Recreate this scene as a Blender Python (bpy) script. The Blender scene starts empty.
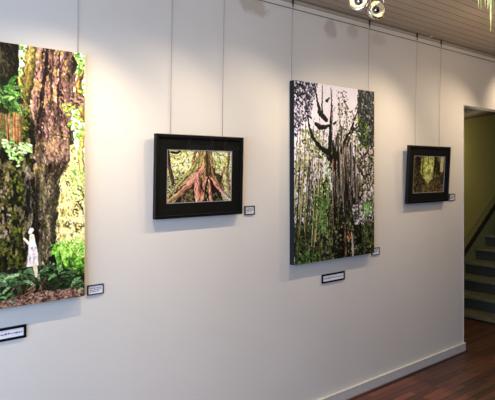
import bpy, bmesh, math, random
import numpy as np
from mathutils import Vector, Matrix

random.seed(4)
PI = math.pi
scn = bpy.context.scene
COL = scn.collection


# ------------------------------------------------------------------ painting of the four photographs
def _rect(h):
    """print sketch coordinates to picture fractions"""
    def f(q):
        x, y = q; w = h[6] * x + h[7] * y + 1
        return (h[0] * x + h[1] * y + h[2]) / w, (h[3] * x + h[4] * y + h[5]) / w
    return f


rect_burl = _rect((0.00434488, 5.30717e-20, 0.53828, -0.000530527, 0.00373792, -0.155656, -0.00110575, 5.01435e-19))
rect_snag = _rect((0.00732231, 8.68344e-19, -2.1544, -0.000536808, 0.00363568, -0.132596, -0.00110575, -4.03762e-19))
rect_roots = _rect((0.0114434, 8.8942e-18, -1.92627, -0.000415141, 0.0149614, -2.168, -0.00110575, 2.07083e-17))


class Paint:
    """A small painter: fills an RGB grid that becomes the colour attribute of a flat print."""
    def __init__(s, W, H, seed, base):
        s.W, s.H = W, H
        s.r = np.random.default_rng(seed)
        s.a = np.zeros((H, W, 3)) + np.array(base, float)
        s.yy, s.xx = np.mgrid[0:H, 0:W].astype(float)

    def noise(s, cx, cy, octv=3):
        """fractal value noise 0..1, cell size cx by cy"""
        out = np.zeros((s.H, s.W)); amp = 1.0; tot = 0
        for o in range(octv):
            gw, gh = int(s.W / cx) + 3, int(s.H / cy) + 3
            g = s.r.random((gh, gw))
            x, y = s.xx / cx, s.yy / cy
            xi, yi = x.astype(int), y.astype(int)
            fx, fy = x - xi, y - yi
            fx, fy = fx * fx * (3 - 2 * fx), fy * fy * (3 - 2 * fy)
            xi, yi = np.minimum(xi, gw - 2), np.minimum(yi, gh - 2)
            out += amp * ((g[yi, xi] * (1 - fx) + g[yi, xi + 1] * fx) * (1 - fy) + (g[yi + 1, xi] * (1 - fx) + g[yi + 1, xi + 1] * fx) * fy)
            tot += amp; amp *= .55; cx = max(1.0, cx / 2); cy = max(1.0, cy / 2)
        out /= tot
        return np.clip((out - .5) * 1.7 + .5, 0, 1)

    def ramp(s, t, cols):
        cols = np.array(cols, float); n = len(cols) - 1
        t = np.clip(t, 0, 1) * n; i = np.minimum(t.astype(int), n - 1); f = (t - i)[..., None]
        return cols[i] * (1 - f) + cols[i + 1] * f

    def over(s, m, col):
        m = np.clip(m, 0, 1)[..., None]
        s.a = s.a * (1 - m) + np.array(col, float) * m

    def px(s, pts):
        return [(u * s.W, v * s.H) for u, v in pts]

    def poly(s, pts, rough=3.0, cell=8.0, soft=1.0):
        P = s.px(pts)
        x = s.xx + (s.noise(cell, cell, 2) - .5) * 2 * rough
        y = s.yy + (s.noise(cell, cell, 2) - .5) * 2 * rough
        ins = np.zeros((s.H, s.W), bool); d = np.full((s.H, s.W), 1e9)
        for (x0, y0), (x1, y1) in zip(P, P[1:] + P[:1]):
            c = (y0 > y) != (y1 > y)
            ins ^= c & (x < (x1 - x0) * (y - y0) / ((y1 - y0) or 1e-9) + x0)
            vx, vy = x1 - x0, y1 - y0
            t = np.clip(((x - x0) * vx + (y - y0) * vy) / (vx * vx + vy * vy + 1e-9), 0, 1)
            d = np.minimum(d, np.hypot(x - x0 - t * vx, y - y0 - t * vy))
        return np.clip(.5 + np.where(ins, d, -d) / soft, 0, 1)

    def stroke(s, pts, wid, rough=0.0, cell=8.0):
        """mask, across (-1..1) and along of a tapered polyline; wid in cells, one per point"""
        P = s.px(pts); W = list(wid) if hasattr(wid, '__len__') else [wid] * len(P)
        if len(W) != len(P):
            W = list(np.interp(np.linspace(0, 1, len(P)), np.linspace(0, 1, len(W)), W))
        x, y = s.xx, s.yy
        if rough:
            x = x + (s.noise(cell, cell, 2) - .5) * 2 * rough; y = y + (s.noise(cell, cell, 2) - .5) * 2 * rough
        best = np.full((s.H, s.W), -1e9); ac = np.zeros((s.H, s.W)); al = np.zeros((s.H, s.W)); L = 0
        for k in range(len(P) - 1):
            (x0, y0), (x1, y1) = P[k], P[k + 1]
            vx, vy = x1 - x0, y1 - y0; ln = math.hypot(vx, vy) + 1e-9
            t = np.clip(((x - x0) * vx + (y - y0) * vy) / ln ** 2, 0, 1)
            w = (W[k] * (1 - t) + W[k + 1] * t) / 2
            dx, dy = x - x0 - t * vx, y - y0 - t * vy
            d = np.hypot(dx, dy); sd = (dx * -vy + dy * vx) / ln
            v = w - d; b = v > best
            best = np.where(b, v, best); ac = np.where(b, -sd / (w + 1e-6), ac); al = np.where(b, L + t * ln, al); L += ln
        return np.clip(best + .5, 0, 1), ac, al

    def dabs(s, m, n, ln, wd, ang, spread, cols, alpha=(.6, 1)):
        """n leaf shaped dabs scattered where the mask m allows"""
        ys, xs = np.nonzero(m > s.r.random(m.shape))
        if not len(ys): return
        cols = np.array(cols, float)
        idx = s.r.integers(0, len(ys), n)
        for i in idx:
            s.dab(xs[i], ys[i], s.r.uniform(*ln), s.r.uniform(*wd), ang + s.r.normal() * spread, s.shade(cols), s.r.uniform(*alpha))

    def shade(s, cols):
        c = cols[s.r.integers(len(cols))]
        return c * s.r.uniform(.8, 1.2)

    def dab(s, x, y, l, w, a, col, al=1.0):
        R = int(max(l, w) / 2) + 2
        x0, x1, y0, y1 = max(0, int(x) - R), min(s.W, int(x) + R + 1), max(0, int(y) - R), min(s.H, int(y) + R + 1)
        if x1 <= x0 or y1 <= y0: return
        X = s.xx[y0:y1, x0:x1] - x; Y = s.yy[y0:y1, x0:x1] - y
        c, n = math.cos(a), math.sin(a)
        d = np.hypot((X * c + Y * n) / (l / 2 + .3), (-X * n + Y * c) / (w / 2 + .3))
        k = (np.clip((1 - d) * max(1, w / 2) + .35, 0, 1) * al)[..., None]
        s.a[y0:y1, x0:x1] = s.a[y0:y1, x0:x1] * (1 - k) + col * k

    def line(s, pts, w, col, al=1.0):
        """thin soft curve drawn as short dabs"""
        P = s.px(pts)
        for (x0, y0), (x1, y1) in zip(P, P[1:]):
            L = math.hypot(x1 - x0, y1 - y0); a = math.atan2(y1 - y0, x1 - x0); n = max(1, int(L / 3))
            for k in range(n):
                t = (k + .5) / n
                s.dab(x0 + (x1 - x0) * t, y0 + (y1 - y0) * t, L / n + 2, w, a, np.array(col, float) * s.r.uniform(.85, 1.15), al)

    def frond(s, u, v, L, a, bend, cols, wl=.22, step=2.2):
        """a fern frond: curved rib with paired leaflets, length in cells"""
        x, y = u * s.W, v * s.H; n = max(4, int(L / step)); cols = np.array(cols, float); c0 = s.shade(cols)
        for k in range(n):
            t = k / n; aa = a + bend * t
            x += math.cos(aa) * step; y += math.sin(aa) * step
            w = L * wl * math.sin(math.pi * min(1, .15 + t * .85)) ** .8
            for sg in (-1, 1):
                b = aa + sg * 1.1
                s.dab(x + math.cos(b) * w * .5, y + math.sin(b) * w * .5, w + .8, 1.5, b, c0 * s.r.uniform(.75, 1.25), .9)
            s.dab(x, y, step + 1, 1, aa, c0 * .7, .8)

    def trunk(s, pts, wid, cols, rough=3.0, cell=8.0, bark=(3, 14), alpha=1.0, light=-.3, contrast=.55):
        """a trunk or limb with furrowed bark running along it"""
        m, ac, al = s.stroke(pts, wid, rough, cell)
        W = max(wid) if hasattr(wid, '__len__') else wid
        r = np.random.default_rng(int(s.r.integers(1e9)))
        n1 = s._grid(ac * W / 2 + 500, al, bark[0], bark[1], r); n2 = s._grid(ac * W / 2 + 500, al, bark[0] * .5, bark[1] * .4, r)
        t = .6 * n1 + .4 * n2
        col = s.ramp((t - .5) * 1.5 + .5, cols)
        sh = 1 - contrast * np.clip(np.abs(ac - light) / (1 + abs(light)), 0, 1) ** 1.6
        s.over(m * alpha, col * sh[..., None])
        return m

    def _grid(s, x, y, cx, cy, r):
        g = r.random((256, 256)); x, y = x / cx, y / cy
        xi, yi = np.floor(x).astype(int), np.floor(y).astype(int); fx, fy = x - xi, y - yi
        fx, fy = fx * fx * (3 - 2 * fx), fy * fy * (3 - 2 * fy)
        G = lambda a, b: g[np.mod(b, 256), np.mod(a, 256)]
        return (G(xi, yi) * (1 - fx) + G(xi + 1, yi) * fx) * (1 - fy) + (G(xi, yi + 1) * (1 - fx) + G(xi + 1, yi + 1) * fx) * fy

    def speck(s, m, cols, cell=3.0, lo=.45, hi=.6, alpha=.8):
        """blotches of a colour ramp where noise is high inside the mask"""
        n = s.noise(cell, cell, 2)
        k = np.clip((n - lo) / (hi - lo), 0, 1)
        s.over(m * k * alpha, s.ramp(s.noise(cell * .7, cell * .7, 2), cols))


def finish(p, contrast, gain, grain, sharp=.6):
    """print crispness: fine tonal grain, local sharpening and a contrast curve"""
    a = p.a
    n = p.noise(3.5, 3.5, 3) - .5
    l0 = a.mean(2) / 255.
    a = a * (1 + (grain * n * np.clip(1.15 - l0, 0, 1))[..., None])
    b = a.copy()
    for ax in (0, 1):
        b = (np.roll(b, 2, ax) + np.roll(b, -2, ax) + 2 * b) / 4
    a = a + (a - b) * sharp
    t = np.clip(a * gain / 255., 0, 1)
    l = t.mean(2, keepdims=True) + 1e-4
    k = (l * l * (3 - 2 * l)) / l                      # contrast on lightness, hue kept
    t = t * (1 - contrast) + t * k * contrast
    return np.clip(t * 255, 0, 255)


def paint_burled_trunk():
    """mossy forest with a broad purple barked trunk, burl, ferns and a small figure in white"""
    p = Paint(340, 484, 11, (58, 62, 30))
    full = np.ones((p.H, p.W))
    p.speck(full, [(30, 32, 18), (78, 84, 38), (120, 112, 60)], 9, .3, .7)
    # left part of the forest: pale gaps, mossy stems
    for x in (.06, .2, .33, .47):
        p.trunk([(x, -.05), (x + .02, .5), (x - .03, 1.05)], [26, 34, 44], [(28, 26, 18), (70, 70, 36), (110, 108, 58)], 4)
    p.dabs(full * (p.xx < p.W * .55), 2600, (2, 6), (1.5, 4), .6, 1.2, [(72, 92, 30), (100, 118, 44), (40, 52, 22), (128, 122, 66), (60, 50, 30)])
    # right hand background, mossy gold column and bright gaps
    gold = p.poly([(0.833, 0.400), (1.032, 0.355), (1.032, 0.862), (0.811, 0.845)], 3)
    p.over(gold, p.ramp(p.noise(6, 10, 3), [(130, 116, 54), (214, 188, 112), (244, 228, 172), (206, 196, 110)]))
    p.dabs(gold, 330, (2, 6), (1.2, 3), 1.2, .9, [(84, 84, 36), (160, 180, 88), (252, 244, 206), (140, 104, 52), (255, 250, 224), (214, 160, 90)])
    sky = p.poly([(0.913, -0.006), (1.032, -0.018), (1.032, 0.438), (0.954, 0.423), (0.925, 0.309), (0.913, 0.196)], 3)
    p.over(sky, p.ramp(p.noise(7, 12, 2), [(196, 204, 180), (244, 246, 240), (255, 255, 252)]))
    p.trunk([(0.978, 0.077), (0.960, 0.128), (0.972, 0.176), (0.990, 0.274)], [10, 12, 16, 14], [(92, 60, 28), (150, 110, 52), (196, 164, 90)], 2)
    p.trunk([(0.996, 0.315), (0.972, 0.398), (0.990, 0.513)], [10, 12, 10], [(150, 140, 60), (200, 186, 90), (232, 224, 150)], 2)
    p.dabs(sky, 70, (4, 9), (3, 5), .4, .8, [(120, 168, 60), (160, 200, 84), (96, 140, 50)])
    p.dabs(p.poly([(0.936, -0.001), (1.020, -0.009), (1.020, 0.074), (0.936, 0.089)]), 60, (4, 9), (3, 5), .4, .9, [(104, 168, 44), (150, 206, 70), (70, 120, 40)])
    for q in ((79, 190), (77, 204), (80, 206), (70, 182), (82, 196), (74, 210), (68, 224), (80, 226)):
        x, y = rect_burl(q)
        for k in range(5):
            p.dab(x * p.W + p.r.normal() * 3, y * p.H + p.r.normal() * 4, 9, 2.6, p.r.uniform(0, 3), np.array((74, 62, 30.)), .8)
    p.dabs(p.poly([(0.890, 0.460), (1.020, 0.459), (1.020, 0.604), (0.913, 0.601)]), 90, (4, 8), (3, 5), .5, .9, [(150, 190, 90), (120, 160, 70), (190, 210, 130)], (.5, .9))
    # top left: dark trunk, white gap, mossy limb
    p.trunk([(0.568, -0.017), (0.578, 0.140), (0.558, 0.330)], [40, 42, 46], [(20, 20, 18), (44, 40, 30), (92, 84, 50)], 3)
    p.trunk([(0.442, -0.003), (0.432, 0.370), (0.413, 1.025)], [52, 58, 70], [(30, 28, 20), (66, 62, 34), (110, 104, 50)], 3)
    gap = p.poly([(0.629, -0.016), (0.681, -0.022), (0.681, 0.063), (0.660, 0.150), (0.634, 0.136)], 2)
    p.over(gap, (238, 242, 236))
    p.dabs(gap, 46, (4, 8), (3, 5), .3, 1, [(120, 160, 60), (90, 140, 50), (170, 190, 110)])
    p.trunk([(0.713, -0.033), (0.686, 0.078), (0.671, 0.149), (0.655, 0.219)], [20, 20, 22, 10], [(96, 84, 34), (152, 132, 62), (196, 176, 94)], 3, 6)
    p.trunk([(0.634, 0.129), (0.650, 0.181), (0.660, 0.226)], [8, 14, 8], [(110, 100, 40), (180, 160, 78), (206, 190, 100)], 2, 6)
    # mossy left trunk
    moss = p.poly([(0.499, 0.235), (0.660, 0.211), (0.713, 0.286), (0.723, 0.519), (0.718, 0.884), (0.489, 0.931)], 4)
    p.over(moss, p.ramp(p.noise(8, 14, 3), [(22, 24, 10), (58, 68, 20), (96, 108, 34), (128, 128, 56)]))
    p.dabs(moss, 1100, (2, 7), (2, 4.5), .8, 1.1, [(82, 104, 28), (110, 132, 40), (36, 44, 16), (26, 24, 14), (130, 128, 70), (64, 84, 26)])
    p.trunk([(0.681, 0.480), (0.686, 0.615), (0.697, 0.735)], [13, 15, 12], [(70, 70, 48), (122, 124, 92), (170, 172, 140)], 3, 5)
    p.dabs(p.poly([(0.538, 0.480), (0.588, 0.480), (0.588, 0.744), (0.538, 0.741)]), 60, (3, 7), (2, 4), 1.4, .5, [(150, 146, 120), (170, 160, 130), (110, 96, 60)])
    p.dabs(p.poly([(0.598, 0.510), (0.660, 0.511), (0.660, 0.718), (0.598, 0.715)]), 120, (3, 7), (2, 5), .8, 1, [(110, 140, 36), (134, 158, 50), (84, 110, 28)])
    dark = p.poly([(0.681, 0.295), (0.723, 0.285), (0.729, 0.714), (0.707, 0.751), (0.697, 0.480)], 3)
    p.over(dark * .75, (22, 20, 14))
    lf = np.clip((rect_burl((36, 180))[0] - p.xx / p.W) * 30, 0, 1) * np.clip((p.yy / p.H - .3) * 8, 0, 1)
    p.a = p.a * (1 - lf[..., None] * np.array((.10, .20, .12)))
    p.over(moss * np.clip((p.noise(8, 22, 3) - .55) * 4, 0, .8), (22, 20, 13))
    p.over(moss * np.clip((p.noise(7, 16, 3) - .66) * 5, 0, .6), (150, 130, 92))
    # main trunk with furrows and burl
    body = p.poly([(0.729, -0.042), (0.713, 0.122), (0.692, 0.225), (0.718, 0.316), (0.713, 0.480), (0.718, 0.721), (0.707, 0.875), (0.867, 0.889), (0.833, 0.807), (0.833, 0.703), (0.844, 0.600), (0.861, 0.496),
                   (0.896, 0.464), (0.913, 0.431), (0.907, 0.383), (0.907, 0.310), (0.936, 0.195), (0.942, 0.097), (0.931, 0.033), (0.925, -0.064)], 2.5, 9)
    ang = (p.yy / p.H)
    bx = p.xx + 7 * np.sin(p.yy / 40.) + 5 * (p.noise(30, 30, 2) - .5)
    b1 = p._grid(bx, p.yy, 7, 42, p.r); b2 = p._grid(bx, p.yy, 3.2, 14, p.r); b3 = p._grid(bx, p.yy, 2, 4, p.r)
    t = np.clip((.45 * b1 + .3 * b2 + .25 * b3 - .5) * 1.9 + .5, 0, 1)
    up = p.ramp(t, [(40, 24, 24), (112, 76, 74), (160, 120, 112), (196, 164, 140)])
    lo = p.ramp(t, [(24, 19, 13), (76, 64, 48), (112, 98, 74), (152, 138, 106)])
    k = np.clip((p.yy / p.H - .36) / .16, 0, 1)[..., None]
    col = up * (1 - k) + lo * k
    p.over(body, col)
    p.speck(body * (p.yy < p.H * .52), [(120, 98, 48), (166, 140, 74), (196, 168, 104)], 7, .54, .7, .7)
    p.speck(body * (p.yy > p.H * .48), [(60, 62, 26), (100, 96, 48), (120, 112, 70)], 6, .55, .75, .6)
    # shading of the two columns of the trunk, dark furrow between
    p.over(p.stroke([(0.783, -0.041), (0.767, 0.126), (0.750, 0.214), (0.734, 0.292)], [5, 7, 9, 5], 2)[0] * .8, (26, 16, 14))
    p.over(p.stroke([(0.856, -0.041), (0.850, 0.120), (0.839, 0.240), (0.828, 0.321)], [4, 5, 5, 4], 2)[0] * .7, (40, 26, 24))
    p.over(p.stroke([(0.822, -0.037), (0.811, 0.083), (0.805, 0.202)], [3, 4, 3], 2)[0] * .6, (44, 28, 26))
    p.over(p.poly([(0.879, 0.005), (0.931, 0.008), (0.942, 0.105), (0.913, 0.212), (0.890, 0.198), (0.896, 0.092)], 3, 8, 6) * .45, (46, 34, 34))
    p.over(p.poly([(0.707, 0.247), (0.756, 0.252), (0.772, 0.401), (0.745, 0.480), (0.718, 0.441)], 3, 8, 8) * .5, (24, 18, 14))
    p.trunk([(0.811, 0.250), (0.822, 0.313)], [36, 30], [(60, 40, 36), (110, 80, 72), (150, 118, 100)], 3, 7, (3, 8), .7)
    burl = p.poly([(0.778, 0.362), (0.833, 0.344), (0.896, 0.359), (0.913, 0.407), (0.890, 0.456), (0.833, 0.472), (0.778, 0.440)], 2, 8, 5)
    p.over(burl * .8, p.ramp(p.noise(5, 6, 3), [(56, 40, 34), (128, 98, 80), (172, 138, 110)]) * np.clip(1.25 - np.hypot((p.xx / p.W - rect_burl((57, 150))[0]) * 5, (p.yy / p.H - rect_burl((57, 150))[1]) * 9) * .8, .5, 1.15)[..., None])
    p.over(p.poly([(0.767, 0.440), (0.833, 0.464), (0.913, 0.439), (0.890, 0.480), (0.856, 0.504), (0.778, 0.503)], 4, 7, 6) * .6, (26, 18, 13))
    p.over(p.stroke([(0.778, 0.354), (0.833, 0.340), (0.902, 0.350)], [2, 3, 2], 2)[0] * .5, (50, 32, 28))
    p.dabs(body, 420, (3, 7), (1, 2.2), 1.5, .35, [(30, 20, 16), (176, 150, 120), (120, 96, 60), (44, 32, 28), (206, 182, 150)], (.4, .8))
    p.over(p.poly([(0.789, 0.369), (0.828, 0.360), (0.828, 0.416), (0.789, 0.409)], 3, 6, 4) * .5, (176, 144, 100))
    p.over(p.poly([(0.718, 0.480), (0.745, 0.480), (0.734, 0.839), (0.713, 0.837)], 2, 8, 5) * .6, (28, 24, 16))
    p.over(p.poly([(0.811, 0.504), (0.844, 0.504), (0.833, 0.799), (0.800, 0.796)], 2, 8, 7) * .55, (34, 28, 22))
    knot = p.poly([(0.902, 0.181), (0.936, 0.162), (0.990, 0.183), (0.996, 0.216), (0.948, 0.235), (0.907, 0.221)], 1.5, 6, 2)
    p.over(knot, p.ramp(p.noise(4, 4, 2), [(46, 30, 24), (110, 84, 70), (150, 124, 104)]))
    p.over(p.stroke([(0.931, 0.024), (0.942, 0.048), (0.931, 0.081)], [7, 9, 6], 1.5)[0], (44, 34, 28))
    # bright leafy branch right of the trunk
    for x, y in ((67, 104), (71, 107), (75, 112), (78, 108), (63, 110), (66, 114), (72, 115), (76, 117), (70, 121), (67, 124), (74, 124), (62, 105), (79, 119), (68, 109)):
        u, v = rect_burl((x, y))
        for k in range(3):
            a = -.4 + k * .55 + p.r.normal() * .25
            p.dab(u * p.W + math.cos(a) * 4, v * p.H + math.sin(a) * 4 + k, 8, 3, a, np.array([(140, 182, 60), (164, 200, 84), (108, 150, 46)][k], float), .95)
    p.dabs(p.poly([(0.936, 0.301), (0.996, 0.298), (0.996, 0.356), (0.948, 0.349)]), 14, (6, 10), (3, 5), .3, .6, [(150, 190, 70), (120, 166, 54)])
    # hanging fern cluster with rusty roots on the left
    roots = p.poly([(0.548, 0.218), (0.660, 0.211), (0.639, 0.357), (0.558, 0.360)], 3)
    p.over(roots * .75, (44, 30, 20))
    for k in range(60):
        x = p.r.uniform(0, 24); y = p.r.uniform(100, 116); u, v = rect_burl((x, y))
        p.line([(u, v), (u - .01, v + .05), (u - .006, v + p.r.uniform(.08, .14))], 2.2, [(150, 84, 48), (120, 72, 44), (94, 110, 58), (176, 118, 76), (110, 136, 84)][k % 5], .85)
    G = [(84, 132, 52), (112, 160, 76), (60, 104, 40), (140, 180, 104)]
    p.over(p.poly([(0.519, 0.130), (0.609, 0.115), (0.650, 0.181), (0.639, 0.258), (0.519, 0.271)], 4, 8, 5) * .75, (24, 34, 18))
    for k in range(30):
        u, v = rect_burl((p.r.uniform(-2, 9), p.r.uniform(88, 108)))
        a = -2.2 + (k % 15) / 14 * 2.5
        p.frond(u, v, p.r.uniform(20, 36), a, 1.1 if a > -1.57 else -1.1, np.array(G) * p.r.uniform(.6, 1.25), .12)
    for k in range(8):
        u, v = rect_burl((p.r.uniform(-16, 16), 100))
        p.frond(u, v, 32, 1.3 + p.r.normal() * .4, .2, G, .1)
    # pale leaf spray
    for k in range(64):
        x = p.r.uniform(3, 31); y = 139 + (x - 3) * .2 + p.r.uniform(0, 26) * (1 - abs(x - 16) / 20)
        u, v = rect_burl((x, y))
        p.dab(u * p.W, v * p.H, p.r.uniform(6, 10), p.r.uniform(3, 5), p.r.normal() * .7 + .4, p.shade(np.array([(176, 206, 140), (150, 186, 108), (200, 222, 172), (120, 160, 80)], float)), .95)
    # ground, ferns
    fern = p.poly([(0.811, 0.773), (1.032, 0.770), (1.032, 1.019), (0.800, 0.994)], 3)
    p.over(fern, p.ramp(p.noise(9, 7, 3), [(52, 92, 26), (96, 150, 44), (146, 196, 76)]) * np.clip(1.25 - (p.yy / p.H - .78) * 3.2, .4, 1.1)[..., None])
    for k in range(70):
        y = 244 + 48 * k / 70; x = p.r.uniform(57, 88); u, v = rect_burl((x, y)); d = max(.35, 1.2 - (y - 244) / 62) * p.r.uniform(.7, 1.2)
        p.frond(u, v, p.r.uniform(12, 26), p.r.choice((-.5, -1.0, -2.4, .1)), .8, np.array([(120, 184, 58), (150, 206, 84), (88, 150, 44)]) * d, .13)
    p.dabs(p.poly([(0.856, 0.760), (1.020, 0.761), (1.020, 0.836), (0.856, 0.832)]), 160, (3, 6), (2, 3), .3, .8, [(170, 210, 100), (130, 180, 70), (206, 206, 120)])
    low = p.poly([(0.349, 0.859), (0.713, 0.853), (0.856, 0.872), (1.032, 0.920), (1.032, 1.019), (0.349, 1.017)], 3)
    p.over(low * .9, p.ramp(p.noise(7, 6, 3), [(14, 18, 12), (34, 44, 24), (66, 58, 40)]))
    soil = p.poly([(0.349, 0.967), (0.588, 0.964), (0.745, 0.953), (1.032, 0.961), (1.032, 1.019), (0.349, 1.053)], 2)
    p.over(soil, p.ramp(p.noise(4, 3, 3), [(66, 44, 34), (124, 92, 76), (170, 134, 116)]))
    # dark hollow at trunk foot
    p.over(p.poly([(0.794, 0.820), (0.828, 0.814), (0.839, 0.879), (0.800, 0.875)], 2) * .9, (18, 16, 14))
    p.dabs(p.poly([(0.800, 0.828), (0.822, 0.830), (0.822, 0.861), (0.800, 0.860)]), 4, (2, 4), (2, 3), 0, 1, [(160, 165, 170)])
    for k in range(13):
        x = p.r.uniform(18, 50); u, v = rect_burl((x, p.r.uniform(272, 282)))
        p.line([(u, v), (u + p.r.uniform(-.03, .03), v + .03), (u + p.r.uniform(-.06, .06), v + p.r.uniform(.05, .085))], 2, [(128, 92, 66), (96, 64, 46), (150, 116, 88), (76, 58, 40)][k % 4], .75)
    D = [(74, 118, 54), (104, 148, 80), (48, 84, 40), (140, 176, 116)]
    for cx, cy, n, S in ((40, 276, 18, 38), (6, 284, 14, 42), (24, 280, 10, 30), (62, 276, 14, 40), (76, 284, 12, 34), (-30, 284, 14, 46), (-70, 290, 14, 46), (6, 298, 10, 26), (84, 288, 8, 26)):
        for k in range(n):
            u, v = rect_burl((cx + p.r.normal() * 3, cy + p.r.normal() * 3))
            a = -3.05 + k / (n - 1) * 2.95
            p.frond(u, v, S * p.r.uniform(.45, .85), a, 1.3 if a > -1.57 else -1.3, np.array(D) * p.r.uniform(.55, 1.15), .12)
    # figure in a white sleeveless dress leaning to the mossy trunk, face lifted
    p.over(p.stroke([(0.686, 0.715), (0.673, 0.749)], [10, 12], 2)[0] * .6, (30, 32, 16))
    p.over(p.stroke([(0.710, 0.711), (0.723, 0.741), (0.726, 0.776)], [10, 12, 6], 1)[0] * .97, (34, 18, 15))
    p.over(p.stroke([(0.700, 0.735), (0.703, 0.774)], [9, 13])[0], (240, 196, 172))
    p.over(p.stroke([(0.707, 0.751), (0.684, 0.763), (0.660, 0.743)], [5.5, 5, 4])[0], (250, 208, 184))
    p.over(p.poly([(0.682, 0.761), (0.721, 0.760), (0.729, 0.792), (0.737, 0.849), (0.673, 0.853), (0.679, 0.804)], .6, 5, 1), p.ramp(p.noise(3.5, 9, 2), [(176, 160, 154), (222, 210, 204), (242, 234, 230)]))
    p.over(p.poly([(0.689, 0.750), (0.715, 0.750), (0.721, 0.775), (0.685, 0.777)], .6, 5, 1), (250, 226, 214))
    p.over(p.stroke([(0.678, 0.809), (0.732, 0.805)], [1.6, 1.6])[0] * .55, (190, 160, 150))
    p.over(p.stroke([(0.715, 0.849), (0.721, 0.869), (0.723, 0.892)], [8, 7, 4.5])[0], (232, 184, 158))
    p.over(p.stroke([(0.701, 0.706), (0.691, 0.719)], [8.5, 7.5])[0], (252, 214, 192))
    p.over(p.stroke([(0.694, 0.700), (0.710, 0.699), (0.719, 0.711)], [2.4, 4.5, 5])[0], (50, 24, 20))
    return finish(p, .6, 1.12, .4, .4)


def paint_giant_snag():
    """towering dead snag with bare antler-like limbs against a pale lilac sky"""
    p = Paint(340, 484, 23, (226, 216, 222))
    full = np.ones((p.H, p.W)); yv = p.yy / p.H
    p.over(full * np.clip((yv - .25) * 1.4, 0, .8), (214, 208, 212))
    # far thin stems over pale gaps on the left, denser green below
    left = p.poly([(-0.002, 0.367), (0.316, 0.316), (0.364, 1.043), (-0.024, 1.022)], 5)
    p.dabs(left, 700, (3.5, 14.0), (3.5, 7.0), 1.2, 1, [(74, 80, 52), (112, 116, 76), (40, 44, 34), (146, 142, 100), (60, 66, 60), (176, 170, 104), (214, 206, 212)], (.5, .95))
    for k, (x0, x1, w) in enumerate(((299, 295, 8), (304, 299, 9), (309, 303, 6), (314, 309, 6), (318, 315, 5), (296, 294, 6), (322, 321, 5), (307, 305, 5), (312, 312, 4))):
        p.trunk([rect_snag((x0 + 2, 118 + 6 * (k % 4))), rect_snag((x0, 170)), rect_snag((x1, 266))], [w * .4, w * .8, w], [(20, 18, 16), (70, 62, 40), (186, 170, 120)], 2.2, 8, (2, 8), .85)
    p.over(left * np.clip((p.noise(7, 16, 3) - .56) * 5, 0, .7), (222, 212, 222))
    p.dabs(left * np.clip((yv - .2) * 4, 0, 1), 520, (4, 12), (3, 6), .9, 1, [(92, 104, 66), (60, 68, 46), (130, 134, 92), (40, 44, 34), (150, 146, 100)], (.4, .85))
    p.dabs(p.poly([(0.063, 0.268), (0.269, 0.250), (0.292, 0.429), (0.019, 0.485)]), 165, (5.2, 12.2), (3.5, 7.0), .8, 1, [(116, 122, 84), (150, 150, 96), (70, 78, 60), (176, 166, 110)], (.5, .9))
    # foliage, top left speckled dark and top right column
    tl = p.poly([(-0.002, -0.010), (0.269, -0.019), (0.222, 0.084), (0.187, 0.197), (0.108, 0.223), (0.041, 0.290), (-0.013, 0.324)], 5)
    p.over(tl * np.clip(p.noise(10, 10, 3) * 1.5 - .25, 0, .9), (38, 38, 52))
    p.over(p.poly([(-0.002, -0.010), (0.153, 0.000), (0.097, 0.059), (-0.002, 0.130)], 4) * .85, (14, 14, 22))
    p.dabs(tl, 450, (3.5, 10.5), (3.5, 6.1), .9, 1, [(34, 34, 52), (60, 60, 84), (20, 20, 28), (206, 198, 210), (96, 94, 118), (216, 208, 218)], (.6, 1))
    tr = p.poly([(0.773, -0.020), (1.025, -0.025), (1.025, 0.423), (0.883, 0.412), (0.800, 0.304), (0.759, 0.125)], 4)
    p.over(tr * .9, p.ramp(p.noise(8, 9, 3), [(10, 14, 14), (28, 36, 30), (60, 68, 64), (120, 120, 126)]))
    p.dabs(tr, 550, (3.5, 10.5), (3.5, 6.1), 1.1, .8, [(16, 22, 20), (40, 52, 38), (10, 12, 14), (150, 146, 156), (58, 74, 44), (80, 84, 84), (24, 34, 26)], (.6, 1))
    p.dabs(p.poly([(0.746, 0.162), (0.911, 0.179), (0.911, 0.363), (0.719, 0.366)]), 140, (5.2, 14.0), (3.5, 7.9), .8, 1, [(60, 92, 34), (92, 124, 50), (36, 56, 26), (150, 150, 60), (24, 30, 20)])
    right = p.poly([(0.746, 0.354), (1.025, 0.336), (1.025, 1.058), (0.693, 1.033)], 5)
    p.over(right * .8, p.ramp(p.noise(8, 14, 3), [(20, 20, 14), (84, 80, 56), (190, 176, 168), (228, 216, 220)]) * np.clip(1.5 - yv * .95, .4, 1.1)[..., None])
    p.dabs(right, 500, (3.5, 12.2), (3.5, 7.0), 1.2, .9, [(36, 34, 24), (100, 96, 60), (150, 138, 88), (60, 70, 34), (200, 190, 184), (28, 30, 20)], (.5, .95))
    p.over(right * np.clip((p.noise(9, 16, 3) - .6) * 5, 0, .75) * (yv < .78), (224, 210, 214))
    p.dabs(right, 330, (5, 13), (3, 7), 1.1, .9, [(44, 48, 26), (84, 88, 50), (30, 28, 18), (120, 112, 66), (64, 52, 34)], (.5, .9))
    for pts in ([(0.773, 0.365), (0.883, 0.437), (0.996, 0.411)], [(0.759, 0.455), (0.855, 0.522), (0.996, 0.498)], [(0.800, 0.667), (0.855, 0.546), (0.939, 0.455)], [(0.746, 0.605), (0.828, 0.698), (0.967, 0.671)]):
        p.over(p.stroke(pts, [5, 4, 2.5], 3, 6)[0] * .9, (26, 22, 16))
    # lower greenery
    low = p.poly([(-0.013, 0.722), (0.176, 0.629), (0.364, 0.520), (0.437, 0.600), (0.601, 0.691), (0.746, 0.785), (1.025, 0.822), (1.025, 1.058), (-0.013, 1.034)], 6)
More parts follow.
